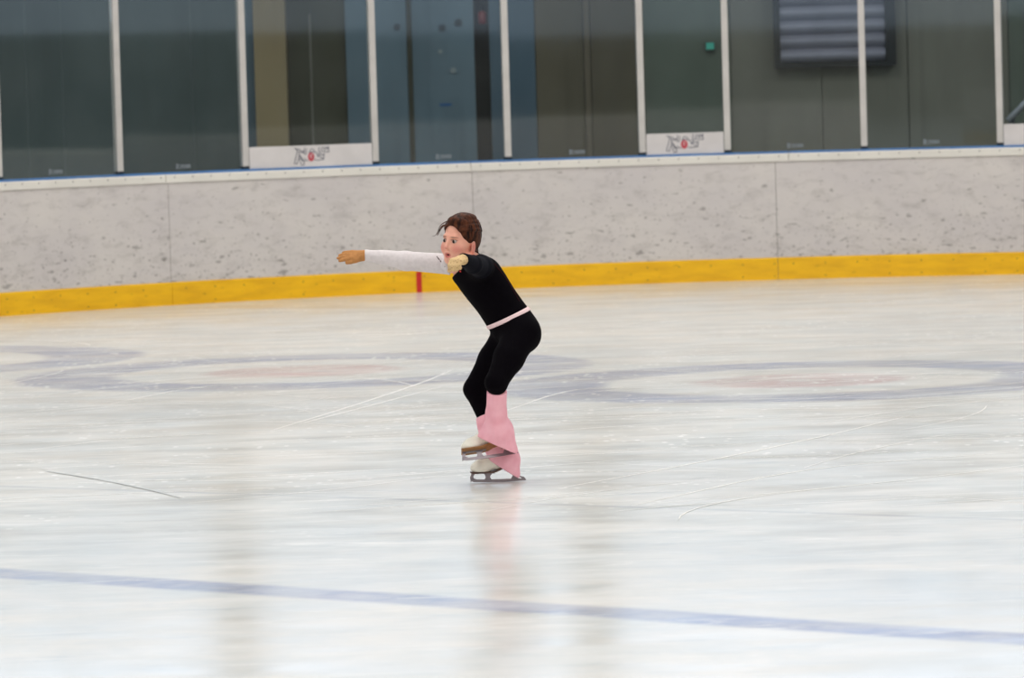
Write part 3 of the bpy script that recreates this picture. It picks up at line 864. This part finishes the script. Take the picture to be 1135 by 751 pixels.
body = Field([p for p, _ in torso() + neck() + arm_r() + arm_l() + leg(HIPn, KNn, ANn) + leg(HIPf, KNf, ANf) + hand_r() + hand_l() + head()[0] + boot_prims(KF) + boot_prims(KN)], .003)
for p, k in torso() + neck() + leg(HIPn, KNn, ANn) + leg(HIPf, KNf, ANf) + arm_r() + arm_l(): body.add(p, k)
for K, an in ((KF, ANf), (KN, ANn)):
    o, Fw, S, Up = K
    body.add(rc(an, o - Fw * .07 + Up * .105, .028, .024), .02); body.add(rc(o - Fw * .065 + Up * .10, o + Fw * .07 + Up * .072, .024, .020), .02)
for p, k in hand_r() + hand_l(): body.add(p, k)
hf = Field([p for p, _ in head()[0] + head()[2]], .003)
a1, s1_, a2, s2_ = head()
for p, k in a1: body.add(p, k)
for p, k in s1_: body.sub(p, k)
for p, k in a2: body.add(p, k)
for p, k in s2_: body.sub(p, k)


def skin_mask(V):
    R = V - HO; l, f, u = (R @ HL) / HS, (R @ HF) / HS, (R @ HU) / HS
    def blob(c, r): return np.clip(1.15 - np.sqrt(((l - c[0]) / r[0]) ** 2 + ((f - c[1]) / r[1]) ** 2 + ((u - c[2]) / r[2]) ** 2), 0, 1)
    cheek = np.clip(blob((.042, .06, -.034), (.028, .05, .026)) + blob((-.042, .06, -.034), (.028, .05, .026)) + .5 * blob((0, .10, -.028), (.014, .03, .014)) + .9 * blob((.078, -.014, -.022), (.02, .03, .04)) + .9 * blob((-.078, -.014, -.022), (.02, .03, .04)), 0, 1)
    lips = np.clip(3 * (blob((0, .088, -.0655), (.018, .02, .0135))), 0, 1)
    brow = np.zeros(len(V))
    for s in (-1, 1):
        brow = np.maximum(brow, np.clip(2.5 * blob((s * .030, .085, .0215 + 0.0), (.019, .03, .0042)), 0, 1))
    lash = np.zeros(len(V))
    for s in (-1, 1):
        lash = np.maximum(lash, np.clip(2.5 * blob((s * .029, .085, .0085), (.0175, .03, .0045)), 0, 1))
    return dict(cheek=cheek, lips=lips, brow=np.maximum(brow * .75, lash))


t = NT('skin')
at = lambda n: (lambda nd: nd.outputs['Fac'])(t.n('ShaderNodeAttribute', attribute_name=n))
c = t.mix(t.ss(t.noise(t.obj(), 30, 4), .3, .7), lin((226, 164, 142)), lin((232, 172, 150)))
c = t.mix(t.math('MULTIPLY', at('cheek'), .7), c, lin((214, 112, 106)))
c = t.mix(t.math('MULTIPLY', at('lips'), .75), c, lin((190, 84, 86)))
c = t.mix(t.math('MULTIPLY', at('brow'), .72), c, lin((84, 50, 38)))
M['skin'] = t.done(t.bsdf(c, .5, 0, .35, sss=.08))
person = body.build('person', M['skin'], None, 2, skin_mask)
tag(person, 'girl skater in black with one white sleeve, crouching on one foot with arms outstretched', 'person')

# eyes
M['eye'] = plain('eye_white_shaded', (176, 158, 150), .25, var=.03); M['iris'] = plain('iris_dark_brown', (44, 26, 20), .2)  # eye white darkened, shade around it put into the colour
M['dark'] = plain('mouth_dark', (70, 18, 22), .5)
def sphere(mb, c, axes, r, mi=0, n=14):
    vs = []; fs = []
    for i in range(n + 1):
        for j in range(n * 2):
            a, b = math.pi * i / n, math.pi * j / n
            vs.append(np.array(c) + axes[0] * r[0] * math.sin(a) * math.cos(b) + axes[2] * r[2] * math.sin(a) * math.sin(b) + axes[1] * r[1] * math.cos(a))
    for i in range(n):
        for j in range(n * 2):
            j2 = (j + 1) % (n * 2); fs.append((i * 2 * n + j, i * 2 * n + j2, (i + 1) * 2 * n + j2, (i + 1) * 2 * n + j))
    mb.add(vs, fs, mi)
for s in (-1, 1):
    m = MB(); sphere(m, hd(s * .029, .0745, .002), HA, (.0115, .0115, .0100)); eo = m.build('eye', M['eye'], person, smooth=True)
    m = MB(); cc = hd(s * .029 - .0002, .0815, .0015); sphere(m, cc, HA, (.0078, .0056, .0080), 0, 10); m.build('iris', M['iris'], eo, smooth=True)
m = MB(); sphere(m, hd(0, .078, -.0645), HA, (.010, .006, .0045), 0, 10); m.build('mouth', M['dark'], person, smooth=True)

# hair
t = NT('brown_hair'); o_ = t.obj()
hn = t.noise(t.mapping(o_, (60, 60, 18), (.4, .5, .3)), 1.0, 5, .6, .6)
hc = t.mix(t.ss(hn, .35, .68), lin((30, 15, 11)), lin((92, 50, 30)))
M['hair'] = t.done(t.bsdf(hc, .6, 0, .15, t.bump(hn, .7, .006)))
A = HA
hp = [(el(hd(0, -.016, .040), A, (.081 * HS, .096 * HS, .092 * HS)), .01), (el(hd(0, -.055, .0), A, (.062 * HS, .05 * HS, .062 * HS)), .03), (el(hd(.004, .030, .098), A, (.050, .045, .026)), .02), (el(hd(.01, -.02, .118), A, (.045, .05, .02)), .02), (rc(hd(0, -.088, -.03), hd(.02, -.10, -.052), .022, .013), .02)]
rl = random.Random(3)
for k in range(46):                              # locks combed back from the hairline to the nape
    az = rl.uniform(-1.5, 1.5); tw = rl.gauss(0, .10); prev = None
    for j in range(8):
        w = .20 + j / 7 * 2.25; rad = 1.0 + rl.uniform(-.006, .022)
        lat = math.sin(az + tw * j / 7) * math.sin(w); fo = math.cos(w); up_ = math.cos(az + tw * j / 7) * math.sin(w)
        q = hd(0, -.016, .040) + (HL * lat * .081 + HF * fo * .096 + HU * up_ * .092) * HS * rad
        if prev is not None: hp.append((rc(prev, q, .0050, .0050), .004))
        prev = q
hfld = Field([p for p, _ in hp], .0025)
for p, k in hp: hfld.add(p, k)
# open the face: an egg-shaped window in front, plus room for the ears and nape
hfld.sub(el(hd(-.004, .080, -.006), A, (.067 * HS, .070 * HS, .082 * HS)), .008)
hfld.sub(el(hd(0, .06, -.09), A, (.09, .085, .055)), .01)
for s in (-1, 1): hfld.sub(el(hd(s * .080, .0, -.036), A, (.022, .030, .036)), .006)
hair = hfld.build('hair', M['hair'], person, 2)
def wisp(ps, r0=.0022):
    n = 12; q = []
    for k in range(n + 1):
        u = k / n; b = [(1 - u) ** 3, 3 * u * (1 - u) ** 2, 3 * u * u * (1 - u), u ** 3]; q.append(sum(w * np.array(p) for w, p in zip(b, ps)))
    m = MB(); m.tube(q, [r0 * (1 - .75 * k / n) for k in range(n + 1)], 6); m.build('loose_strand', M['hair'], hair, smooth=True)
for dx in (0, 1.2, 2.2):
    wisp([P(492 + dx, 249, -.09), P(486 + dx, 252, -.10), P(486 + dx * .7, 257, -.10), P(484 + dx * .5, 261, -.10)])
wisp([P(487, 254, -.10), P(484, 259, -.10), P(483, 262, -.10), P(479, 261.5, -.10)], .0018)
wisp([P(496, 245, -.08), P(490, 247, -.09), P(486, 251, -.10), P(485.5, 256, -.10)], .0028)
for a in ([(504, 240), (508, 236.5), (512, 236), (517, 239)], [(498, 243), (502, 238.5), (507, 238), (512, 238.5)], [(514, 238), (519, 237.5), (525, 241), (528, 246)], [(524, 242), (530, 245), (533, 252), (533.5, 260)], [(531, 251), (534.5, 257), (534.5, 264), (531, 270)]):
    wisp([P(x, y, .01) for x, y in a], .0032)
for a in ([(527, 279), (530, 279), (533, 282), (534, 286)], [(526, 281), (526, 285), (524, 287), (523, 289)], [(527, 278), (529, 281), (528, 284), (530, 288)], [(529, 274), (531, 278), (529, 283), (526, 287)]):
    wisp([P(x, y, -.02) for x, y in a], .0022)

# --- clothes
def fabric(name, rgb, rough=.85, var=.12, scale=60, bump=.25, spec=.15, sheen=0):
    return plain(name, rgb, rough, 0, spec, var, scale, bump, sheen, 220)
M['black'] = fabric('black_jersey', (7, 5, 9), spec=.05); M['navy'] = fabric('navy_black_jersey', (11, 12, 20), spec=.06); M['white'] = fabric('white_sheer_jersey', (212, 205, 206), spec=.2, var=.05)
M['pinkband'] = fabric('pale_pink_elastic', (236, 206, 208), var=.04); M['seam'] = fabric('dark_red_seam', (52, 12, 18))
t = NT('pink_rib_knit'); o_ = t.obj()
rib = t.n('ShaderNodeTexWave', wave_type='BANDS', bands_direction='X'); t.put(rib.inputs['Vector'], o_); rib.inputs['Scale'].default_value = 60; rib.inputs['Distortion'].default_value = 2.5; rib.inputs['Detail'].default_value = 2
pc = t.mix(t.ss(t.noise(o_, 18, 4), .3, .7), lin((238, 170, 184)), lin((246, 186, 198)))
M['pink'] = t.done(t.bsdf(pc, .9, 0, .1, t.bump(rib.outputs['Fac'], .25, .004)))
t = NT('tan_glove_knit'); o_ = t.obj(); vo = t.n('ShaderNodeTexVoronoi'); t.put(vo.inputs['Vector'], o_); vo.inputs['Scale'].default_value = 95
gc = t.mix(t.ss(vo.outputs['Distance'], .25, .45, .55, 0), lin((208, 178, 132)), lin((140, 104, 64)))
M['glove_spot'] = t.done(t.bsdf(gc, .85, 0, .15))
M['glove'] = fabric('tan_glove', (178, 126, 78), var=.1)

# waist plane
wc = (P(541, 362.5) + P(583.5, 342)) / 2; wd = nrm(P(583.5, 342) - P(541, 362.5)); wn = nrm(np.cross(wd, (0, 1, 0))); wn = wn if wn[2] > 0 else -wn
leg_n, leg_f = leg(HIPn, KNn, ANn, .005, P(550.5, 426, -.23)), leg(HIPf, KNf, ANf, .005, P(543, 467, .03))
fl = Field([p for p, _ in torso(.005)[:4] + leg_n + leg_f], .0032)
for p, k in torso(.005)[:5] + leg_n + leg_f: fl.add(p, k)
fl.cut(wc - wn * .006, wn)
# trouser legs end inside the leg warmers
fl.build('leggings', M['black'], person)
cut_n = P(551, 447, -.2); cut_f = P(541, 470, .02)
fb = Field([p for p, _ in torso(.009)[:5]], .0032)
for p, k in torso(.009)[:5]: fb.add(p, k)
fb.cut(wc + wn * .0095, wn).cut(wc - wn * .0105, -wn); fb.build('waistband', M['pinkband'], person)
fp = torso(.006) + arm_l(.005)[:2] + arm_r(.003)[:1]
ft = Field([p for p, _ in fp], .0032)
for p, k in fp: ft.add(p, k)
ft.cut(S_l + (E_l - S_l) * .5, E_l - S_l)
ft.cut(wc + wn * .005, -wn)
nu = nrm(HB - NB); ft.cut(NB + nu * .012, nu)
rd = nrm(E_r - S_r); ft.cut(P(491, 296, .10), nrm((-1, .25, .0)))
top = ft.build('bodice', M['black'], person)
fs_ = Field([p for p, _ in arm_l(.007)], .003)
for p, k in arm_l(.007): fs_.add(p, k)
fs_.cut(W_l + DL * .004, DL); o = fs_.build('sleeve', M['navy'], person); o['label'] = 'dark navy sleeve on the near arm'
# white sleeve with a little droop under the elbow
ws = arm_r(.004) + [(rc(S_r + np.array([.0, 0, -.006]), E_r + np.array([0, 0, -.008]), .038, .036), .02), (rc(E_r + np.array([0, 0, -.007]), E_r + (W_r - E_r) * .6, .036, .026), .02), (rc(W_r - DR * .004, W_r + DR * .003, .0265, .0265), .004), (rc(S_r, P(497, 293, .0), .040, .036), .03)]
fw = Field([p for p, _ in ws], .003)
for p, k in ws: fw.add(p, k)
fw.cut(W_r + DR * .006, DR); fw.cut(P(499, 295, .05), nrm((1, -.1, -.25)))
o = fw.build('sleeve', M['white'], person); o['label'] = 'sheer white sleeve on the far arm'
# thin dark trim where the white yoke begins, and red body seams
def on_front(px, py, fld, mat=None):             # first point of a field met by the view ray
    d = ray(px, py); d = d / d[1]
    for y in np.arange(YG - .75, YG + .4, .001):
        p = CAM + d * y; i = ((p - fld.lo) / fld.h).astype(int)
        if (i >= 0).all() and (i < fld.n).all() and fld.d[tuple(i)] < 0: return p
    return None
def seam(name, pl, r, mat, fld, parent):
    ps = []
    for (x0, y0), (x1, y1) in zip(pl[:-1], pl[1:]):
        for k in range(5):
            q = on_front(x0 + (x1 - x0) * k / 5, y0 + (y1 - y0) * k / 5, fld)
            if q is not None: ps.append(q)
    if len(ps) > 2:
        m = MB(); m.tube(ps, r, 6, 0); return m.build(name, mat, parent, smooth=True)
seam('piping', [(484, 284), (489, 290), (494.5, 297)], .0024, M['seam'], fw, person)
seam('seam', [(517, 303), (522, 318), (529, 332), (543, 350), (546, 354)], .0016, M['seam'], ft, top)
seam('seam', [(548, 292), (560, 307), (571, 325), (577, 336)], .0016, M['seam'], ft, top)
q = on_front(511, 300.5, ft)
if q is not None:
    m = MB(); sphere(m, q + np.array([-.003, 0, 0]), (R_, np.array([0, 1., 0]), np.array([0, 0, 1.])), (.005, .003, .004), 0, 8); m.build('badge', M['red'], top, smooth=True)
    m = MB(); sphere(m, q + np.array([.006, 0, -.001]), (R_, np.array([0, 1., 0]), np.array([0, 0, 1.])), (.0035, .003, .0035), 0, 8); m.build('badge', M['white'], top, smooth=True)
for hp_, wr, dd, mt, lab in ((hand_r(.0013), W_r, DR, 'glove', None), (hand_l(.0015), W_l, DL, 'glove_spot', 'spotted tan glove')):
    ex = [(rc(wr - dd * .0, wr + dd * .02, .024, .021), .01)]
    f_ = Field([p for p, _ in hp_ + ex], .0022)
    for p, k in hp_ + ex: f_.add(p, k)
    f_.cut(wr + dd * .003, -dd); o = f_.build('glove', M[mt], person)
    if lab: o['label'] = lab

# --- leg warmers
def warmer(name, prims, cuts, sub=()):
    f_ = Field([p for p, _ in prims], .003)
    for p, k in prims: f_.add(p, k)
    for a, b in cuts: f_.cut(a, b)
    return f_.build(name, M['pink'], person)
def hem(p0, p1, dy):                             # plane through two picture points, facing down
    a, b = P(*p0, dy), P(*p1, dy); d = nrm(b - a); n = nrm(np.cross(d, (0, 1, 0))); n = n if n[2] < 0 else -n
    return (a + b) / 2, n
topn = P(551, 433.5, -.22)
wn_p = [(rc(P(551, 428, -.225), P(550, 458, -.165), .0455, .045), .02), (rc(P(550, 458, -.165), P(551, 478, -.12), .045, .062), .02),
        (rc(P(551, 478, -.12), P(540, 486, -.115), .060, .045), .03), (rc(P(553, 478, -.12), P(562, 498, -.11), .062, .048), .03), (rc(P(545, 485, -.12), P(558, 500, -.11), .050, .050), .02)]
wn_p += [(p, .015) for p, _ in boot_prims(KN, .007)[3:5]]
warmer('leg_warmer', wn_p, [hem((526, 482), (573, 503), -.12), (topn, nrm(P(551, 428, -.225) - P(550, 458, -.165)))])
wf_p = [(rc(P(537, 456, .03), P(548, 485, .01), .046, .050), .02), (rc(P(541, 470, .02), P(545, 490, .01), .048, .05), .02), (rc(P(548, 485, .01), P(560, 510, 0), .052, .054), .02), (rc(P(560, 508, 0), P(563.5, 524, 0), .057, .054), .03), (rc(P(552, 500, 0), P(548, 512, 0), .045, .04), .02)]
wf_p += [(p, .015) for p, _ in boot_prims(KF, .007)[3:5]]
warmer('leg_warmer', wf_p, [hem((541, 508.5), (574, 529), 0), (P(537, 460, .03), nrm(P(537, 456, .03) - P(548, 485, .01)))])

# --- skates
M['boot'] = plain('white_skate_leather', (236, 232, 218), .45, 0, .4, .05, 30); M['sole'] = plain('brown_leather_sole', (150, 104, 58), .5, 0, .4, .15, 30); M['soled'] = plain('dark_brown_sole', (96, 72, 62), .5)
M['steel'] = plain('skate_steel', (140, 132, 136), .36, .75, .5, .06, 20)
M['lace'] = plain('cream_lace', (226, 220, 206), .8)
def skate(K, soleM, width=.056):
    o, Fw, S, Up = K
    q = lambda f, s, u: o + Fw * f + S * s + Up * u
    bp_ = boot_prims(K)
    f_ = Field([p for p, _ in bp_], .0028)
    for p, k in bp_: f_.add(p, k)
    f_.cut(q(.05, 0, .050), -Up) if False else None
    def lower(x, y): return nrm(-Up * y + Fw * x)
    f_.cut(q(.08, 0, .050), -Up); f_.cut(q(-.05, 0, .232), Up)
    boot = f_.build('skate', M['boot'], person)
    # sole: forefoot plate, raised arch, stacked heel
    top = [(.125, .052), (.118, .049), (.03, .050), (.005, .056), (-.02, .068), (-.045, .076), (-.090, .078)]
    bot = [(-.092, .052), (-.088, .050), (-.060, .050), (-.048, .064), (-.022, .060), (.004, .048), (.03, .043), (.115, .043), (.127, .048)]
    outl = top + bot
    m = MB(); m.prism(outl, o, Fw, Up, S * width); m.build('sole', soleM, boot, bevel=.0025)
    # blade
    b = MB(); th = S * .0042
    run_b = [(x, .0042 * ((x + .01) / .125) ** 2) for x in np.linspace(-.124, .112, 14)]
    run_b = [(x, z - min(zz for _, zz in run_b)) for x, z in run_b]
    run = run_b + [(.122, .010), (.124, .018), (.108, .020), (.098, .0155)] + [(x, .0135) for x in (.05, 0, -.06, -.100)] + [(-.122, .012), (-.128, .006)]
    b.prism(run, o, Fw, Up, th)
    b.prism([(.108, .014), (.126, .016), (.127, .028), (.118, .0435), (.102, .0435), (.112, .030)], o, Fw, Up, th)                      # toe-pick loop
    b.prism([(.030, .012), (.062, .012), (.056, .026), (.064, .0435), (.026, .0435), (.036, .026)], o, Fw, Up, th)                      # front stanchion
    b.prism([(-.092, .012), (-.058, .012), (-.068, .030), (-.062, .050), (-.100, .050), (-.082, .030)], o, Fw, Up, th)                  # rear stanchion
    b.prism([(-.082, .030), (-.070, .034), (-.118, .020), (-.126, .010), (-.112, .011)], o, Fw, Up, th)
    b.prism([(.014, .0405), (.122, .0405), (.122, .0438), (.014, .0438)], o, Fw, Up, S * .020)                                          # plates
    b.prism([(-.088, .0475), (-.056, .0475), (-.056, .0505), (-.088, .0505)], o, Fw, Up, S * .034)
    for k in range(4):                                                                                                               # toe-pick teeth
        z = .006 + k * .0045
        b.prism([(.119, z), (.130 - k * .0006, z - .002), (.121, z + .004)], o, Fw, Up, th)
    bl = b.build('blade', M['steel'], boot)
    # laces across the instep
    l = MB()
    for k in range(4):
        f0 = .045 - k * .016; u0 = .112 + k * .010
        l.tube([q(f0, -.026, u0 - .006), q(f0 - .002, 0, u0 + .003), q(f0 - .004, .026, u0 - .006)], .0024, 6)
    l.build('lace', M['lace'], boot, smooth=True)
    return boot
sf = skate(KF, M['soled']); sn = skate(KN, M['sole'], .074)

# ------------------------------------------------------------------ light
wd_ = bpy.data.worlds.new('hall_daylight'); SC.world = wd_; wd_.use_nodes = True
bg = wd_.node_tree.nodes['Background']; bg.inputs[0].default_value = (.96, .98, 1.0, 1); bg.inputs[1].default_value = .42
def area(name, loc, size, power, col=(1, .97, .92), tgt=None):
    l = bpy.data.lights.new(name, 'AREA'); l.shape = 'RECTANGLE'; l.size, l.size_y = size; l.energy = power; l.color = col
    o = bpy.data.objects.new(name, l); COL.objects.link(o); o.location = loc
    if tgt is not None: o.rotation_euler = (Vector(tgt) - Vector(loc)).to_track_quat('-Z', 'Y').to_euler()
    return o
for x in (-9, 0, 9):
    for y in (12, 24, 36):
        area('rink_lamp', (x, y, 8.4), (1.6, 7), 560)
area('rink_lamp', (0, 2, 8.4), (20, 3), 1500); area('rink_lamp', (0, -14, 8.4), (20, 4), 1500); area('rink_lamp', (0, -32, 8.4), (20, 4), 1500); area('rink_lamp', (0, -48, 8.4), (20, 4), 1500)  # last three added to brighten the far ice mirrored in the shields

# ------------------------------------------------------------------ camera
cd = bpy.data.cameras.new('camera'); cam = bpy.data.objects.new('camera', cd); COL.objects.link(cam)
c, s = math.cos(ROLL), math.sin(ROLL)
cx = R_ * c - U_ * s; cy = R_ * s + U_ * c; cz = -F_
cam.matrix_world = Matrix(((cx[0], cy[0], cz[0], CAM[0]), (cx[1], cy[1], cz[1], CAM[1]), (cx[2], cy[2], cz[2], CAM[2]), (0, 0, 0, 1)))
cd.sensor_fit = 'HORIZONTAL'; cd.sensor_width = 36; cd.lens = 36 * F / W; cd.clip_end = 300
cd.dof.use_dof = True; cd.dof.focus_distance = YG + .05; cd.dof.aperture_fstop = 6.3
SC.camera = cam
SC.view_settings.view_transform = 'Standard'; SC.view_settings.look = 'None'; SC.view_settings.gamma = 1; SC.view_settings.use_curve_mapping = False
SC.view_settings.exposure = -0.45
